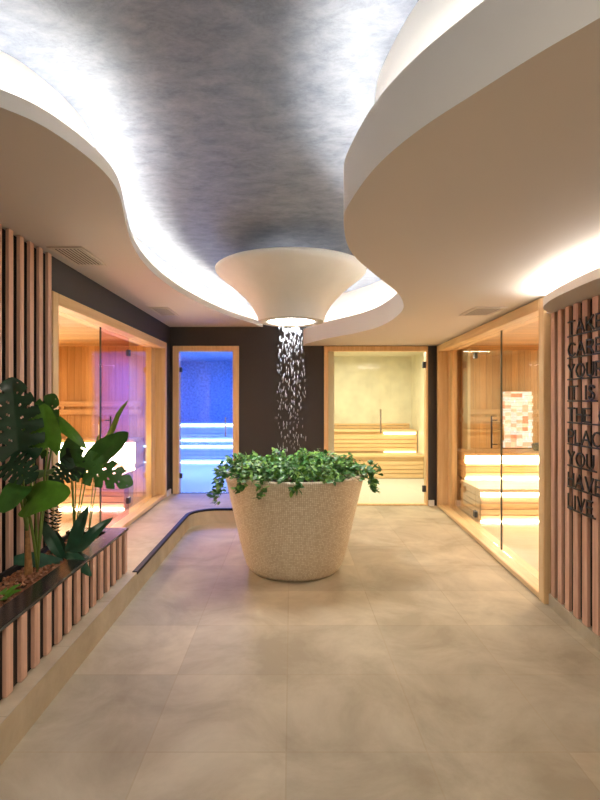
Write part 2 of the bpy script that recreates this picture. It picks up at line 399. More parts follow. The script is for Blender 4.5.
# ---------------------------------------------------------------- sauna glass fronts
def sauna_front(label, P0, P1, zb, zt, sgn, vi, name='sauna_glass_front'):
    """P0 near corner, P1 far corner (lobby face); sgn +1 when the sauna lies towards +x"""
    P0 = Vector(P0); P1 = Vector(P1); d = (P1-P0); Lg = d.length; ang = math.atan2(-d.x, d.y)
    t = thing(name, label, 'glass partition', (P0.x, P0.y, 0)); t.rotation_euler = (0, 0, ang)
    def lk(nm, bm, m, par=t, smooth=False):
        o = link(nm, bm, m, smooth=smooth); o.parent = par; return o
    def lb(nm, u0, u1, v0, v1, z0, z1, m, par=t, bev=0):   # u towards the sauna, v along the wall
        bm = bmesh.new(); a, b_ = sorted((sgn*u0, sgn*u1)); box(bm, a, b_, v0, v1, z0, z1, bev); return lk(nm, bm, m, par)
    lb('frame_post', -.012, .20, 0, .09, zb, zt, 'frame', bev=.004); lb('frame_post', -.012, .20, Lg-.09, Lg, zb, zt, 'frame', bev=.004)
    lb('jamb_panel', .12, .19, Lg-.30, Lg-.092, zb+.03, zt-.09, 'frame')
    lb('frame_header', -.012, .20, .09, Lg-.09, zt-.085, zt, 'frameh', bev=.004)
    lb('frame_sill', -.006, .20, .09, Lg-.09, zb+.002, zb+.045, 'frameh', bev=.004)
    z0, z1 = zb+.046, zt-.087; g = .10
    e1, e2 = 1.20, 2.02
    lb('fixed_pane', g, g+.010, .092, e1-.006, z0, z1, 'glass'); lb('fixed_pane', g, g+.010, e2+.006, Lg-.30, z0, z1, 'glass')
    lb('pane_seal', g-.003, g+.013, e1-.006, e1+.002, z0, z1, 'glassedge')
    dr = lb('glass_door', g, g+.010, e1+.003, e2, z0+.006, z1-.004, vi)
    for zz in (z0+.16, z1-.17): lb('hinge', g-.012, g+.022, e2-.035, e2+.035, zz-.035, zz+.035, 'hinge', dr, .003)
    bm = bmesh.new(); hx = sgn*(g-.055); hv = e1+.10
    tube(bm, [(hx, hv, 1.02), (hx, hv, 1.34)], .009, 10)
    for zz in (1.06, 1.30): tube(bm, [(hx, hv, zz), (sgn*g, hv, zz)], .006, 8)
    lk('door_handle', bm, 'darkmetal', dr, True)
    bm = bmesh.new(); hx2 = sgn*(g+.05)
    tube(bm, [(hx2, hv, 1.10), (hx2, hv, 1.26)], .016, 10); lk('inner_handle', bm, 'frame', dr, True)
    return t
sauna_front('left sauna front of glass panes in a honey wood frame, behind the planter leaves', (-1.72, 3.59), (-1.72, 6.88), ZP, 2.285, -1, 'glassv')
sauna_front('right sauna front of glass panes in a honey wood frame, beside the lettered slat wall', (1.868, 3.67), (2.075, 7.075), 0, 2.262, 1, 'glass')

# ---------------------------------------------------------------- doors in the back wall
d1 = thing('door_1', '', ''); del d1['label']; del d1['category']; d1['kind'] = 'structure'; d1.location = (-1.2, YB, ZP)
bm = bmesh.new(); x0, x1 = -1.676, -.738
box(bm, x0, x0+.088, YB-.02, YB+.12, ZP, 2.267, .004); box(bm, x1-.088, x1, YB-.02, YB+.12, ZP, 2.267, .004); box(bm, x0+.088, x1-.088, YB-.02, YB+.12, 2.19, 2.267, .004)
link('door_frame', bm, 'frame', d1)
gp = bx('glass_pane', (x0+.09, x1-.09, YB+.03, YB+.04, ZP+.012, 2.187), 'glass', d1)
for zz in (1.93, .42): lk = bx('hinge', (x0+.075, x0+.125, YB+.015, YB+.055, zz-.035, zz+.035), 'hinge', d1, .003)
bm = bmesh.new(); hx = x1-.19
tube(bm, [(hx, YB-.02, .98), (hx, YB-.02, 1.26)], .010, 10)
for zz in (1.02, 1.22): tube(bm, [(hx, YB-.02, zz), (hx, YB+.03, zz)], .006, 8)
link('door_handle', bm, 'steel', d1, True)

d2 = thing('door_2', '', ''); del d2['label']; del d2['category']; d2['kind'] = 'structure'; d2.location = (1.2, YB, 0)
bm = bmesh.new(); x0, x1 = .468, 1.945
box(bm, x0, x0+.06, YB-.02, YB+.12, 0, 2.262, .004); box(bm, x1-.025, x1, YB-.01, YB+.12, 0, 2.262, .004); box(bm, x0+.06, x1-.025, YB-.02, YB+.12, 2.195, 2.262, .004)
box(bm, x0+.06, x1-.025, YB, YB+.10, 0, .018)
link('door_frame', bm, 'frame', d2)
bx('fixed_pane', (x0+.062, 1.118, YB+.03, YB+.04, .02, 2.193), 'glass', d2)
bx('glass_pane', (1.124, x1-.028, YB+.03, YB+.04, .024, 2.19), 'glass', d2)
for zz in (2.0, .235): bx('hinge', (x1-.07, x1-.012, YB+.012, YB+.058, zz-.045, zz+.045), 'hinge', d2, .003)
bm = bmesh.new(); hx = 1.27
tube(bm, [(hx, YB-.02, 1.04), (hx, YB-.02, 1.37)], .012, 10)
for zz in (1.09, 1.32): tube(bm, [(hx, YB-.02, zz), (hx, YB+.03, zz)], .006, 8)
link('door_handle', bm, 'steel', d2, True)

# ---------------------------------------------------------------- benches
def bench(label, x0, x1, y0, y1, z0, z1, seat, led, side='', ledz=None, base_led=True, group=None, topled=True, ledspan=None, ledh=.043):
    """front panel of level slats at y0, seat boards on top, light strip under the seat lip and along the foot"""
    t = thing('sauna_bench' if seat == 'bench' else 'steam_bench', label, 'bench', ((x0+x1)/2, y0, z0), group)
    n = max(3, round((z1-z0-.05)/.075)); h = (z1-z0-.04)/n
    bm = bmesh.new(); box(bm, x0+.03, x1, y0+.05, y1, z0, z1-.045)
    link('bench_body', bm, seat, t)
    bm = bmesh.new()
    for k in range(n-1):
        box(bm, x0+.012, x1, y0+.03, y0+.05, z0+.02+k*h, z0+.02+k*h+h-.012, .002)
        box(bm, x0+.010, x0+.03, y0+.03, y1, z0+.02+k*h, z0+.02+k*h+h-.012, .002)
    link('front_slats', bm, seat, t)
    bm = bmesh.new(); nb = max(3, round((y1-y0)/.11)); wv = (y1-y0)/nb
    for k in range(nb): box(bm, x0, x1, y0+k*wv, y0+(k+1)*wv-.008, z1-.04, z1, .003)
    link('seat_boards', bm, seat, t)
    a, b_ = ledspan or (x0+.02, x1)
    if topled:
        bx('led_strip', (a, b_, y0+.012, y0+.028, z1-.042-ledh, z1-.042), led, t)  # taller strips put the glow spilled over the front slats into their shape
    if base_led: bx('led_strip', (a, b_, y0+.004, y0+.028, z0+.001, z0+.018), led, t)
    return t
g1 = 'benches of the left sauna'; g2 = 'benches of the right sauna'
bench('lower wooden bench of the left sauna with a light line at its foot', -4.28, -2.02, 6.02, 6.40, ZP, .60, 'bench', 'ledw', group=g1, topled=False)
bench('upper wooden bench of the left sauna with a broad bright glow under its seat', -4.28, -2.02, 6.44, 6.86, .60, .99, 'bench', 'ledw', group=g1, ledh=.26)
bench('lower wooden bench of the right sauna, light line along the floor', 2.285, 4.58, 6.05, 6.78, .013, .42, 'bench', 'ledw', group=g2)
bench('upper wooden bench of the right sauna, standing below the salt bricks', 2.36, 4.58, 6.80, 7.43, .42, .78, 'bench', 'ledw', group=g2, ledh=.10)
bench('lower wooden bench of the cream steam room behind the double glass door', .30, 2.53, 9.5, 9.98, 0.0, .45, 'bench', 'ledw2', ledspan=(1.8, 2.5), topled=False, base_led=False, group='benches of the cream steam room')
bench('upper wooden bench of the cream steam room behind the double glass door', .30, 2.53, 10.0, 10.58, .45, .9, 'bench', 'ledw2', ledspan=(1.86, 2.5), group='benches of the cream steam room')
bench('lower bench of the blue lit steam room with a glowing line at the floor', -2.92, -.52, 10.6, 11.2, ZP, .58, 'bluebench', 'ledb', group='benches of the blue steam room')
bench('upper bench of the blue lit steam room, under the higher light line', -2.92, -.52, 11.25, 11.88, .58, 1.0, 'bluebench', 'ledb', group='benches of the blue steam room')
def backrest(label, x0, x1, y, z, group=None, st=.11, hh=.07):
    t = thing('bench_backrest', label, 'backrest', ((x0+x1)/2, y, z), group)
    for k in range(2):
        bm = bmesh.new(); box(bm, x0, x1, y-.05, y-.028, z+k*st, z+k*st+hh, .004); link('rail', bm, 'bench', t)
    n = 5
    for k in range(n):
        xx = x0+.1+(x1-x0-.2)*k/(n-1); bx('bracket', (xx, xx+.04, y-.028, y-.001, z-.005, z+st+hh+.005), 'bench', t)
backrest('two rail wooden backrest on the far wall of the left sauna', -4.25, -2.05, 6.88, 1.30)
backrest('two rail wooden backrest on the far wall of the right sauna', 2.5, 4.5, 7.45, 1.18)
backrest('two rail wooden backrest on the marble wall of the cream steam room', .4, 2.5, 10.6, .91, None, .055, .04)

# salt brick panel, bowl
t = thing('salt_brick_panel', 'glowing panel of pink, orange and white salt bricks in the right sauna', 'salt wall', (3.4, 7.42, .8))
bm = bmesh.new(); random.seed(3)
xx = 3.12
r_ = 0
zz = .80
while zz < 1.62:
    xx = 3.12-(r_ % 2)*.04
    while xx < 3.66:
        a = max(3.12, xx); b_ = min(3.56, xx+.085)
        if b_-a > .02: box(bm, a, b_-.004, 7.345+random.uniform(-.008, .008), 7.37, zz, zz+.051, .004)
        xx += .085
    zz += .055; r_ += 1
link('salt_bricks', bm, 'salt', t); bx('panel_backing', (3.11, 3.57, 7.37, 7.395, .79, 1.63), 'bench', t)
bm = bmesh.new(); lathe(bm, [(.02, .785), (.075, .785), (.10, .83), (.108, .88), (.10, .88), (.09, .835), (.02, .80)], 3.52, 7.08, 24)
t = thing('bowl', 'small dark round bowl on the upper bench of the right sauna', 'bowl', (3.52, 7.08, .78))
link('bowl_body', bm, 'darkmetal', t, True)
bm = bmesh.new()
for k in range(9):
    a = k*2.4; r = bmesh.ops.create_icosphere(bm, subdivisions=1, radius=.03, matrix=Matrix.Translation((3.52+.05*math.cos(a)*(k > 0), 7.08+.05*math.sin(a)*(k > 0), .865+.012*(k == 0))))
link('stones', bm, 'hinge', t)['kind'] = 'stuff'

# ---------------------------------------------------------------- slat walls
def slat_along(bm, p, tdir, wd, dp, z0, z1, nrm):
    c = [p-tdir*wd/2, p+tdir*wd/2, p+tdir*wd/2-nrm*dp, p-tdir*wd/2-nrm*dp]
    lo = [bm.verts.new((q.x, q.y, z0)) for q in c]; hi = [bm.verts.new((q.x, q.y, z1)) for q in c]
    bm.faces.new(lo); bm.faces.new(hi)
    for i in range(4): bm.faces.new((lo[i], lo[(i+1) % 4], hi[(i+1) % 4], hi[i]))
t = thing('slat_wall_panel', 'tall rose wood slat wall on dark backing behind the monstera', 'slat panel', (-1.74, 3.0, ZP))
bx('backing_board', (-1.754, -1.742, -.1, 3.585, ZP+.001, ZC_L-.002), 'slatback', t)
y = 3.525
while y > 1.5:
    bm = bmesh.new(); slat_along(bm, Vector((-1.70, y)), Vector((0, 1)), .050, .020, ZP+.002, ZC_L-.003, Vector((1, 0))); link('slat', bm, 'slat', t); y -= .122
t = thing('slat_wall_panel', 'curved rose wood slat wall that carries the black words, right edge', 'slat panel', (1.9, 3.0, 0))
acc = 0; nxt = .055
for i in range(1, len(S)):
    seg = (S[i]-S[i-1]).length
    while acc+seg > nxt:
        p = S[i-1]+(S[i]-S[i-1])*((nxt-acc)/seg); td = (S[i]-S[i-1]).normalized(); nr = Vector((td.y, -td.x))
        if nr.x > 0: nr = -nr
        if p.y > 1.7:
            bm = bmesh.new(); slat_along(bm, p, td, .060, .020, .087, 2.128, nr); link('slat', bm, 'slat', t)
        nxt += .115
    acc += seg

# light canopy over the lettered wall
Cv = spline([Vector(p) for p in [(1.90, 3.66), (1.74, 3.45), (1.655, 3.22), (1.61, 2.9), (1.60, 2.55), (1.66, 2.2), (1.8, 1.85), (2.05, 1.6)]], 8)
Cv[0] = Vector((1.87, 3.655))
t = thing('light_canopy', 'curved white canopy over the lettered slat wall, glowing onto the ceiling', 'light canopy', (1.8, 2.8, 2.13))
bm = bmesh.new(); SB = [Vector((2.0, p.y)) for p in Cv]
ribbon(bm, Cv, 2.132, SB, 2.132); ribbon(bm, Cv, 2.132, Cv, 2.185); ribbon(bm, Cv, 2.185, SB, 2.185)
link('canopy_body', bm, 'paint', t, False)
a = offset2(Cv, -.03); b_ = offset2(Cv, -.05)
for q in (a, b_):
    for p in q: p.y = min(p.y, 3.6)
bm = bmesh.new(); ribbon(bm, a, 2.187, b_, 2.187); ribbon(bm, a, 2.191, b_, 2.191); ribbon(bm, a, 2.187, a, 2.191); ribbon(bm, b_, 2.187, b_, 2.191)
M['canopy_led'] = emit('canopy led', (1, .95, .86), K_CANOPY)
lab(link('led_strip', bm, 'canopy_led', t), 'white light strip')

# words
GL = {
 'T': [[(0, 1), (.7, 1)], [(.35, 1), (.35, 0)]], 'A': [[(0, 0), (.38, 1), (.76, 0)], [(.14, .36), (.62, .36)]],
 'K': [[(0, 0), (0, 1)], [(.62, 1), (0, .42)], [(.2, .6), (.66, 0)]], 'E': [[(.5, 1), (0, 1), (0, 0), (.5, 0)], [(0, .52), (.44, .52)]],
 'C': [[(.74, .84), (.58, .96), (.4, 1), (.2, .93), (.06, .74), (0, .5), (.06, .26), (.2, .07), (.4, 0), (.58, .04), (.74, .16)]],
 'R': [[(0, 0), (0, 1), (.34, 1), (.52, .9), (.56, .74), (.5, .58), (.34, .48), (0, .48)], [(.26, .48), (.6, 0)]],
 'Y': [[(0, 1), (.33, .48), (.66, 1)], [(.33, .48), (.33, 0)]],
 'O': [[(.42, 1), (.2, .93), (.06, .74), (0, .5), (.06, .26), (.2, .07), (.42, 0), (.64, .07), (.78, .26), (.84, .5), (.78, .74), (.64, .93), (.42, 1)]],
 'U': [[(0, 1), (0, .32), (.08, .1), (.3, 0), (.52, .1), (.6, .32), (.6, 1)]], 'I': [[(0.05, 0), (0.05, 1)]],
 'S': [[(.5, .86), (.4, .97), (.24, 1), (.08, .92), (.04, .74), (.14, .6), (.38, .46), (.5, .3), (.46, .1), (.28, 0), (.1, .04), (0, .16)]],
 'H': [[(0, 0), (0, 1)], [(.6, 0), (.6, 1)], [(0, .52), (.6, .52)]], 'P': [[(0, 0), (0, 1), (.34, 1), (.52, .9), (.56, .73), (.5, .56), (.34, .46), (0, .46)]],
 'L': [[(0, 1), (0, 0), (.48, 0)]], 'V': [[(0, 1), (.35, 0), (.7, 1)]], 'N': [[(0, 0), (0, 1), (.6, 0), (.6, 1)]]}
GW = {'I': .1, 'C': .74, 'O': .84, 'A': .76, 'T': .7, 'K': .66, 'E': .5, 'R': .6, 'Y': .66, 'U': .6, 'S': .5, 'H': .6, 'P': .56, 'L': .48, 'V': .7, 'N': .6, ' ': .34}
Sl = offset2(S[::-1], -.012)[::-1]
cum = [0]
for i in range(1, len(Sl)): cum.append(cum[-1]+(Sl[i]-Sl[i-1]).length)
def on_wall(s):
    for i in range(1, len(Sl)):
        if cum[i] >= s: return Sl[i-1]+(Sl[i]-Sl[i-1])*((s-cum[i-1])/(cum[i]-cum[i-1]))
    return Sl[-1]
def flat_stroke(bm, pts, wd, s0, z0, thick=.008):
    """a bar path in wall coordinates (s along the wall, z up) given a real thickness off the wall"""
    for (ax, az), (bx_, bz) in zip(pts[:-1], pts[1:]):
        d = Vector((bx_-ax, bz-az)); L_ = d.length
        if L_ < 1e-6: continue
        d /= L_; n = Vector((-d.y, d.x))*wd/2; e = d*wd*.35
        q = [Vector((ax, az))-e+n, Vector((bx_, bz))+e+n, Vector((bx_, bz))+e-n, Vector((ax, az))-e-n]
        front = []; back = []
        for p in q:
            wpt = on_wall(s0+p.x); td = (on_wall(s0+p.x+.02)-on_wall(s0+p.x-.02)).normalized(); nr = Vector((td.y, -td.x))
            if nr.x > 0: nr = -nr
            back.append(bm.verts.new((wpt.x, wpt.y, z0+p.y))); f = wpt+nr*thick; front.append(bm.verts.new((f.x, f.y, z0+p.y)))
        bm.faces.new(front); bm.faces.new(back[::-1])
        for i in range(4): bm.faces.new((front[i], front[(i+1) % 4], back[(i+1) % 4], back[i]))
CAP = .083
words = [('TAKE', 'topmost black raised word TAKE'), ('CARE', 'black raised word CARE under TAKE'), ('YOUR', 'black raised word YOUR, third row'),
         ('IT IS', 'black raised words IT IS, at eye level'), ('THE ONLY', 'black raised words THE O at the photo edge, fifth row'), ('PLACE', 'black raised word PLACE below THE, sixth row'),
         ('YOU', 'short black raised word YOU, seventh row'), ('HAVE', 'black raised word HAVE above LIVE'), ('LIVE', 'lowest black raised word LIVE')]
for i, (wd, lb_) in enumerate(words):
    zb = 1.5-(335+21.4*i-400)*3.31/500
    p0 = on_wall(.34)
    t = thing('wall_word', lb_+' on the slat wall', 'lettering', (p0.x, p0.y, zb), 'black words on the slat wall')
    cx = 0; sc = CAP*1.42
    for ch in wd:
        if ch != ' ':
            bm = bmesh.new()
            for st in GL[ch]: flat_stroke(bm, [(cx+x*sc, z*CAP) for x, z in st], .0105, .34, zb)
            link('letter', bm, 'blackm', t)
        cx += (GW[ch]+.22)*sc
    bm = bmesh.new(); n = max(2, int(cx/.05))
    flat_stroke(bm, [(-.01+(cx+.01)*k/n, -.012) for k in range(n+1)], .010, .34, zb, .006); link('base_rail', bm, 'blackm', t)

# ---------------------------------------------------------------- vents
def vent(label, x0, x1, y0, y1, z):
    t = thing('ceiling_vent', label, 'vent', ((x0+x1)/2, (y0+y1)/2, z), None)
    bm = bmesh.new(); f = .022
    box(bm, x0, x1, y0, y0+f, z-.010, z-.001, .002); box(bm, x0, x1, y1-f, y1, z-.010, z-.001, .002); box(bm, x0, x0+f, y0+f, y1-f, z-.010, z-.001, .002); box(bm, x1-f, x1, y0+f, y1-f, z-.010, z-.001, .002)
    link('vent_frame', bm, 'vent', t)
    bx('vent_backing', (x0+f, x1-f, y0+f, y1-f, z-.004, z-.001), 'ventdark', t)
    bm = bmesh.new(); n = 8
    for k in range(n):
        xx = x0+f+(x1-x0-2*f)*(k+.5)/n; box(bm, xx-.005, xx+.005, y0+f, y1-f, z-.009, z-.005)
    link('louvres', bm, 'vent', t)
vent('larger near ceiling vent above the tall slats on the left', -1.655, -1.41, 3.38, 3.83, ZC_L)
vent('small far ceiling vent by the dark back wall on the left', -1.60, -1.37, 5.60, 6.10, ZC_L)
vent('ceiling vent over the right sauna front beside the bright ceiling glow', 1.52, 1.79, 4.13, 4.53, ZC_R)

# ---------------------------------------------------------------- funnel with rain shower
FX, FY = .0, 4.42
t = thing('shower_funnel', 'white flared stucco funnel hanging from the stucco ceiling above the planter bowl', 'ceiling feature', (FX, FY, ZU))
prof = [(.29, 2.19), (.30, 2.24), (.325, 2.29), (.36, 2.345), (.41, 2.40), (.465, 2.455), (.525, 2.51), (.585, 2.555), (.635, 2.595), (.66, 2.625), (.665, 2.645), (.65, 2.655), (.61, 2.645), (.54, 2.62), (.45, 2.55), (.36, 2.45), (.28, 2.42), (.08, 2.42)]
bm = bmesh.new(); lathe(bm, prof, FX, FY, 96); link('funnel_body', bm, 'funnel', t, True)
bm = bmesh.new(); lathe(bm, [(.289, 2.205), (.289, 2.188), (.215, 2.186), (.21, 2.20), (.20, 2.22)], FX, FY, 64); lab(link('bottom_ring', bm, 'vent', t, True), 'taupe ring')
bm = bmesh.new(); lathe(bm, [(.001, 2.19), (.16, 2.19), (.20, 2.198), (.212, 2.21), (.001, 2.212)], FX, FY, 48); lab(link('lamp_disc', bm, 'leds', t, True), 'glowing white lamp')
bm = bmesh.new(); tube(bm, [(FX, FY, 2.40), (FX, FY, ZU)], .012, 12); link('suspension_tube', bm, 'funnel', t, True)
area('shower_lamp', (FX, FY, 2.17), (0, 0, 0), .3, .3, 9, (1, .97, .92))
random.seed(11)
bm = bmesh.new()
for k in range(360):
    u = random.random(); z = 2.14-1.12*(u**1.5); sp = .115+.03*(2.17-z)
    a = random.random()*2*PI; r = math.sqrt(random.random())*sp
    s = random.uniform(.0013, .0028); ln = random.uniform(5, 10)
    m4 = Matrix.Translation((FX+r*math.cos(a), FY+r*math.sin(a), z)) @ Matrix.Rotation(random.uniform(-.1, .1), 4, 'Y') @ Matrix.Diagonal((s, s, s*ln, 1))
    bmesh.ops.create_icosphere(bm, subdivisions=1, radius=1, matrix=m4)
o = tag(link('water_drops', bm, 'drop', smooth=True), 'falling water drops between the ceiling funnel and the ivy', 'water'); o['kind'] = 'stuff'

# ---------------------------------------------------------------- mosaic bowl and ivy
BX, BY = .03, 4.50
t = thing('mosaic_planter', 'large round beige mosaic planter standing in the middle of the floor', 'planter', (BX, BY, 0))
bm = bmesh.new()
lathe(bm, [(.36, .0), (.39, .006), (.415, .03), (.435, .07), (.452, .12), (.48, .22), (.512, .36), (.548, .52), (.585, .68), (.614, .80), (.622, .835), (.619, .85), (.60, .858), (.57, .852), (.565, .82), (.55, .76)], BX, BY, 96, uv=True)
link('planter_body', bm, 'mosaic', t, True)
bm = bmesh.new(); lathe(bm, [(.001, .80), (.30, .795), (.556, .78)], BX, BY, 48); link('soil', bm, 'soil', t)
def leafmesh(bm, base, d, up, L_, W_, kind='oval', mi=0, curl=.15, nu=6, nv=4):
    d = d.normalized(); s = d.cross(up).normalized(); n = s.cross(d).normalized()
    rows = []
    for i in range(nu+1):
        u = i/nu
        wv = W_*.5*(math.sin(PI*min(1, u**.8))**.8 if u < 1 else 0)+.0003
        row = []
        for j in range(nv+1):
            v = j/nv*2-1
            p = base+d*L_*u+s*wv*v+n*(-curl*L_*u*u+abs(v)*wv*.25)
            row.append(bm.verts.new(p))
        rows.append(row)
    for i in range(nu):
        for j in range(nv):
            f = bm.faces.new((rows[i][j], rows[i+1][j], rows[i+1][j+1], rows[i][j+1])); f.material_index = mi; f.smooth = True
random.seed(21)
t = thing('ivy_plant', 'bushy green ivy spilling over the rim of the beige mosaic planter', 'plant', (BX, BY, .80))
bm = bmesh.new(); bs = bmesh.new()
def ivy_leaf(p, outward):
    d = Vector((random.gauss(0, 1), random.gauss(0, 1), random.gauss(.1, .7)))+outward*.9
    leafmesh(bm, p, d, Vector((random.gauss(0, .4), random.gauss(-.4, .4), 1)), random.uniform(.035, .07), random.uniform(.022, .042), mi=0 if random.random() < .68 else 1, nu=4, nv=2)
nv_ = 150
for k in range(nv_):
    a = random.random()*2*PI; r0 = math.sqrt(random.random())*.50
    p = Vector((BX+r0*math.cos(a), BY+r0*math.sin(a), .79)); o_ = Vector((math.cos(a), math.sin(a), 0))
    v = o_*random.uniform(.1, .8)+Vector((random.gauss(0, .25), random.gauss(0, .25), random.uniform(.9, 1.6)))
    ln = random.uniform(.16, .34)*(1.25 if k % 9 == 0 else 1); steps = 9; pts = [p.copy()]
    for q in range(steps):
        p = p+v.normalized()*ln/steps; v = v+Vector((0, 0, -.34))
        rr = (Vector((p.x-BX, p.y-BY))).length
        if rr < .64 and p.z < .90: p.z = .90-.04*random.random(); v.z = max(v.z, 0)
        pts.append(p.copy())
        if q > 0:
            for _ in range(3): ivy_leaf(p+Vector((random.gauss(0, .015), random.gauss(0, .015), random.gauss(0, .012))), o_)
    tube(bs, pts, .0025, 5, r2=.001)
for (a, ln) in ((PI*1.02, .30), (PI*1.08, .26), (PI*.95, .22), (PI*1.15, .16), (-.05, .20), (-.18, .17), (-.35, .12), (PI*1.3, .10), (PI*1.38, .13), (PI*1.5, .07)):
    o_ = Vector((math.cos(a), math.sin(a), 0)); p = Vector((BX, BY, .86))+o_*.56; pts = [p.copy()]
    p = p+o_*.10+Vector((0, 0, .02)); pts.append(p.copy())
    for q in range(6):
        p = p+Vector((random.gauss(0, .006)+o_.x*.006, random.gauss(0, .006)+o_.y*.006, -ln/6)); pts.append(p.copy())
        for _ in range(4): ivy_leaf(p+Vector((random.gauss(0, .014), random.gauss(0, .014), 0)), o_)
    for _ in range(6): ivy_leaf(pts[1]+Vector((random.gauss(0, .02), random.gauss(0, .02), .01)), o_)
    tube(bs, pts, .0025, 5, r2=.001)
me = link('leaves', bm, ['ivyd', 'ivyb'], t); me['kind'] = 'stuff'; link('vines', bs, 'stem', t)['kind'] = 'stuff'

# ---------------------------------------------------------------- slatted planter box
XP0, XP1, YP0, YP1, ZR = -1.695, -1.262, 1.0, 3.885, .51
t = thing('planter_box', 'long slatted wooden planter box with a gloss black rim on the left', 'planter', (-1.48, 2.9, ZP))
bm = bmesh.new(); box(bm, XP1-.06, XP1-.024, YP0, YP1-.03, ZP, ZR-.02); box(bm, XP0, XP1-.06, YP1-.06, YP1-.03, ZP, ZR-.02); box(bm, XP0, XP1-.06, YP0, YP0+.03, ZP, ZR-.02); box(bm, XP0, XP0+.02, YP0+.03, YP1-.06, ZP, ZR-.02)
link('box_body', bm, 'slatback', t)
bm = bmesh.new(); rw = .125
box(bm, XP1-rw, XP1, YP0, YP1, ZR-.02, ZR, .002); box(bm, XP0, XP1-rw, YP1-rw, YP1, ZR-.02, ZR, .002); box(bm, XP0, XP1-rw, YP0, YP0+rw, ZR-.02, ZR, .002)
lab(link('rim', bm, 'black', t), 'gloss black rim')
y = YP1-.045
while y > YP0+.05:
    bx('slat', (XP1-.024, XP1-.004, y-.030, y+.026, ZP+.004, ZR-.021), 'slat', t, .002); y -= .122
x = XP1-.09
while x > XP0+.03:
    bx('slat', (x-.028, x+.024, YP1-.03, YP1-.004, ZP+.004, ZR-.021), 'slat', t, .002); x -= .122
bx('soil', (XP0+.02, XP1-.06, YP0+.03, YP1-.06, ZR-.10, ZR-.065), 'soil', t)
random.seed(5); bm = bmesh.new()
for k in range(1500):
    y_ = random.uniform(1.5, YP1-.08); x_ = random.uniform(XP0+.04, XP1-.08)
    m4 = Matrix.Translation((x_, y_, ZR-.058+random.random()*.012)) @ Matrix.Rotation(random.random()*6, 4, 'Z') @ Matrix.Rotation(random.gauss(0, .5), 4, 'X') @ Matrix.Rotation(random.gauss(0, .4), 4, 'Y') @ Matrix.Diagonal((random.uniform(.02, .042), random.uniform(.012, .022), random.uniform(.005, .009), 1))
    n0 = len(bm.faces); bmesh.ops.create_cube(bm, size=1, matrix=m4)
    mi = random.random() < .4
    bm.faces.ensure_lookup_table()
    for f in bm.faces[n0:]: f.material_index = int(mi)
o = tag(link('bark_chips', bm, ['bark', 'bark2']), 'reddish brown bark chips covering the soil in the slatted planter box', 'bark mulch'); o['kind'] = 'stuff'

# ---------------------------------------------------------------- plants
def W(px, py, Y): return Vector(((px-291)/500*Y, Y, 1.5-(py-400)/500*Y))
def bigleaf(base, tip, width, facing, kind, droop=.12, seed=0, lobe=.22):
    """base = where the stalk meets the blade; a heart shaped blade; kind 'split' cuts slots and holes like a monstera"""
    rnd = random.Random(seed); bm = bmesh.new()
    d = tip-base; L_ = d.length; d.normalize(); f = Vector(facing).normalized(); s = d.cross(f).normalized(); n = s.cross(d).normalized()
    nu, nv = (72, 32) if kind == 'split' else (20, 14)
    ph = rnd.random()*6
    def wfun(u):
        if kind == 'strap': return math.sin(PI*min(1, (u*.96+.04)))**.7*.5
        return .5*(max(0, 1-(u-.28)**2/(.72**2))**.62 if u > .28 else max(0, 1-(u-.28)**2/(.34**2))**.5)
    grid = {}
    for i in range(nu+1):
        u = i/nu
        for j in range(nv+1):
            v = j/nv*2-1; av = abs(v); wv = wfun(u)*width
            back = 0 if kind == 'strap' else lobe*L_*av**1.3*(1-u)**2
            sweep = (0 if kind == 'strap' else .10*L_*av*(1 if kind == 'split' else .3)*(1-u))
            p = base+d*(L_*u-back+sweep)+s*wv*v
            p += n*(-droop*L_*u*u+.16*wv*av-.35*droop*wv*av*av+.012*L_*math.sin(9*u+ph)*av*2+.006*L_*math.sin(u*40)*av)
            grid[i, j] = bm.verts.new(p)
    for i in range(nu):
        for j in range(nv):
            u = (i+.5)/nu; v = ((j+.5)/nv*2-1); av = abs(v)
            if kind == 'split':
                ns = 6; q = (u*1.0-.16*av+.10+(.04 if v > 0 else 0))*ns; fr = q-math.floor(q)
                if av > .46 and fr > .88-.20*(av-.46)*2 and u > .06 and u < .93: continue
                fr2 = (q+.5) % 1
                if .20 < av < .34 and fr2 > .83 and .15 < u < .8: continue
            fc = bm.faces.new((grid[i, j], grid[i+1, j], grid[i+1, j+1], grid[i, j+1])); fc.smooth = True
    loose = [v for v in bm.verts if not v.link_faces]
    bmesh.ops.delete(bm, geom=loose, context='VERTS')
    return bm
def arc(a, b, sag=0, n=8, bend=None):
    a = Vector(a); b = Vector(b); mid = (a+b)/2+(Vector(bend) if bend else Vector((0, 0, sag)))
    return [a*(1-t)**2+mid*2*t*(1-t)+b*t*t for t in [k/n for k in range(n+1)]]
SZ = ZR-.065
def plant(name, label, foot, leaves, stemmat='stem', sr=.007, trunk=None, group=None):
    foot = Vector(foot); t = thing(name, label, 'plant', foot, group)
    crown = foot
    if trunk:
        crown = Vector(trunk); bm = bmesh.new(); tube(bm, arc(foot-Vector((0, 0, .02)), crown+Vector((0, 0, .03)), .0, 6, (0, 0, 0)), .026, 12, r2=.009); link('trunk', bm, 'trunk', t, True)
    for i, (base, tip, wd, facing, kind, mat, droop) in enumerate(leaves):
        lf = bigleaf(base, tip, wd, facing, kind, droop, seed=i+3)
        link('leaf', lf, mat, t)
        if kind != 'strap':
            bm = bmesh.new(); mid = (base-crown)*.12; tube(bm, arc(crown, base, 0, 10, (-mid.x, -mid.y, .05)), sr, 8, r2=sr*.55); link('leaf_stalk', bm, stemmat, t, True)
    return t
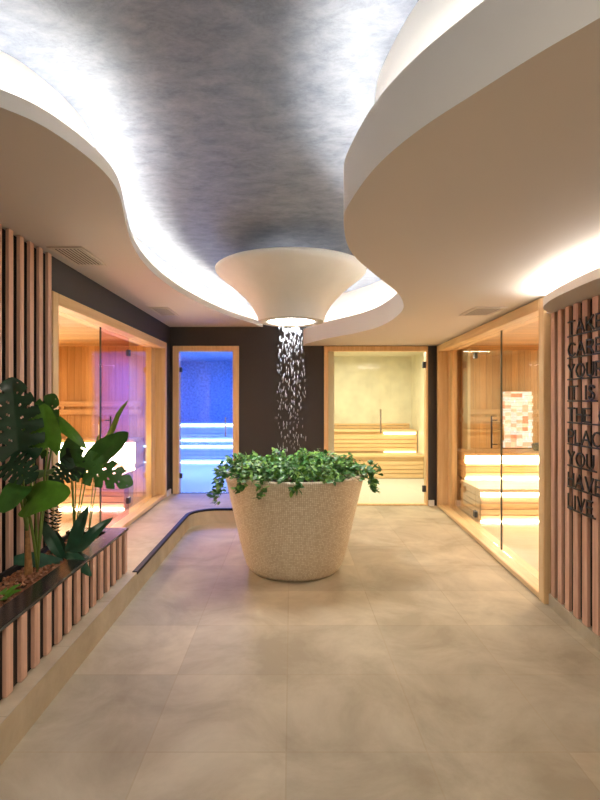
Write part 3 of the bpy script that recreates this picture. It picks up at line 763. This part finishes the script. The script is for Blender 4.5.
# tall monstera in front, dark leaf discs
plant('monstera_plant', 'tallest monstera, with the big dark round split leaf in front of the tall slats', (W(29, 569, 2.98).x, 2.98, SZ), [
    (W(19, 452, 2.74), W(10, 378, 2.66), .285, (.25, -1, -.05), 'split', 'leafd', .08),
    (W(36, 448, 3.10), W(52, 394, 3.04), .235, (-.1, -1, .05), 'split', 'leafm', .06),
    (W(8, 462, 2.70), W(34, 478, 2.60), .18, (.2, -1, .5), 'split', 'leafd', .1),
], trunk=W(27, 530, 2.95), sr=.010)
plant('elephant_ear_plant', 'upright plant with a bright light green heart leaf beside the big dark leaf', (W(34, 560, 3.02).x-.01, 3.08, SZ), [
    (W(48, 447, 2.80), W(43, 404, 2.74), .165, (.05, -1, .1), 'heart', 'leafb', .05),
    (W(56, 420, 3.15), W(82, 440, 3.05), .075, (-.2, -.8, .9), 'heart', 'leafb', .35),
    (W(27, 502, 2.80), W(62, 488, 2.72), .21, (.1, -.9, .75), 'heart', 'leafb', .25),
    (W(22, 486, 2.72), W(-4, 508, 2.62), .15, (.1, -.8, .9), 'heart', 'leafm', .3),
    (W(34, 478, 2.9), W(50, 462, 3.15), .16, (0, -.8, .7), 'heart', 'leafm', .2),
], sr=.008)
plant('monstera_plant', 'spreading monstera whose holed leaf reaches right in front of the sauna glow', (W(80, 551, 3.47).x-.05, 3.50, SZ), [
    (W(72, 462, 3.45), W(131, 482, 3.40), .235, (0, -1, .55), 'split', 'leafm', .12),
    (W(76, 466, 3.40), W(50, 482, 3.25), .20, (0, -1, .45), 'split', 'leafd', .1),
    (W(90, 464, 3.62), W(126, 432, 3.55), .195, (-.25, -1, .30), 'heart', 'leafm', .08),
    (W(70, 462, 3.55), W(73, 434, 3.58), .15, (.1, -1, .1), 'heart', 'leafm', .1),
    (W(84, 470, 3.5), W(58, 448, 3.55), .13, (-.2, -1, .3), 'heart', 'leafd', .1),
], sr=.006)
t = plant('calathea_plant', 'low plant with pointed blue green leaves at the foot of the monstera', (W(66, 562, 3.28).x, 3.28, SZ), [
    (W(66, 560, 3.27), W(87, 507, 3.25), .085, (.2, -1, .4), 'strap', 'leafg', .05),
    (W(67, 560, 3.25), W(107, 516, 3.3), .085, (0, -1, .6), 'strap', 'leafg', .20),
    (W(66, 552, 3.2), W(86, 564, 2.98), .075, (0, -.6, 1), 'strap', 'leafg', .30),
    (W(64, 560, 3.27), W(40, 522, 3.2), .08, (.1, -1, .5), 'strap', 'leafg', .2),
    (W(62, 562, 3.2), W(6, 556, 3.05), .11, (.1, -.7, .9), 'strap', 'leafg', .16),
    (W(66, 562, 3.25), W(52, 528, 3.4), .07, (.1, -1, .5), 'strap', 'leafd', .1),
])
plant('arrowhead_plant', 'slim yellow green leaf standing upright before the violet sauna door', (W(88, 548, 3.68).x, 3.68, SZ), [
    (W(105, 443, 3.62), W(126, 400, 3.6), .055, (-.5, -1, .1), 'heart', 'leafy', .04),
    (W(97, 452, 3.65), W(98, 434, 3.66), .03, (-.5, -1, .1), 'heart', 'leafy', .04)], sr=.004)
t = thing('palm_plant', 'small feathery dark palm between the slats and the holed leaf', 'plant', (W(54, 550, 3.38).x-.02, 3.38, SZ))
ft = Vector(t.location)
for i, (px, py, Y) in enumerate([(46, 488, 3.3), (55, 492, 3.42), (60, 508, 3.35)]):
    pts = arc(ft, W(px, py, Y), .05, 14); bm = bmesh.new(); tube(bm, pts, .0025, 5, r2=.001)
    for q in range(3, 15):
        for sd in (-1, 1): leafmesh(bm, pts[q], Vector((sd*.9, -.2*sd, .35)), Vector((0, -1, .3)), .055-.002*q, .010, nu=3, nv=2)
    link('frond', bm, 'leafd', t)
t = plant('small_fern', 'small bright green tuft by the lower left edge on the bark chips', (-1.53, 2.62, SZ), [
    (Vector((-1.53, 2.62, SZ)), Vector((-1.53+.09*math.cos(a), 2.62+.09*math.sin(a), SZ+.075+.02*math.sin(3*a))), .032, (0, -.6, 1), 'strap', 'leafb', .3) for a in [k*.9 for k in range(7)]])
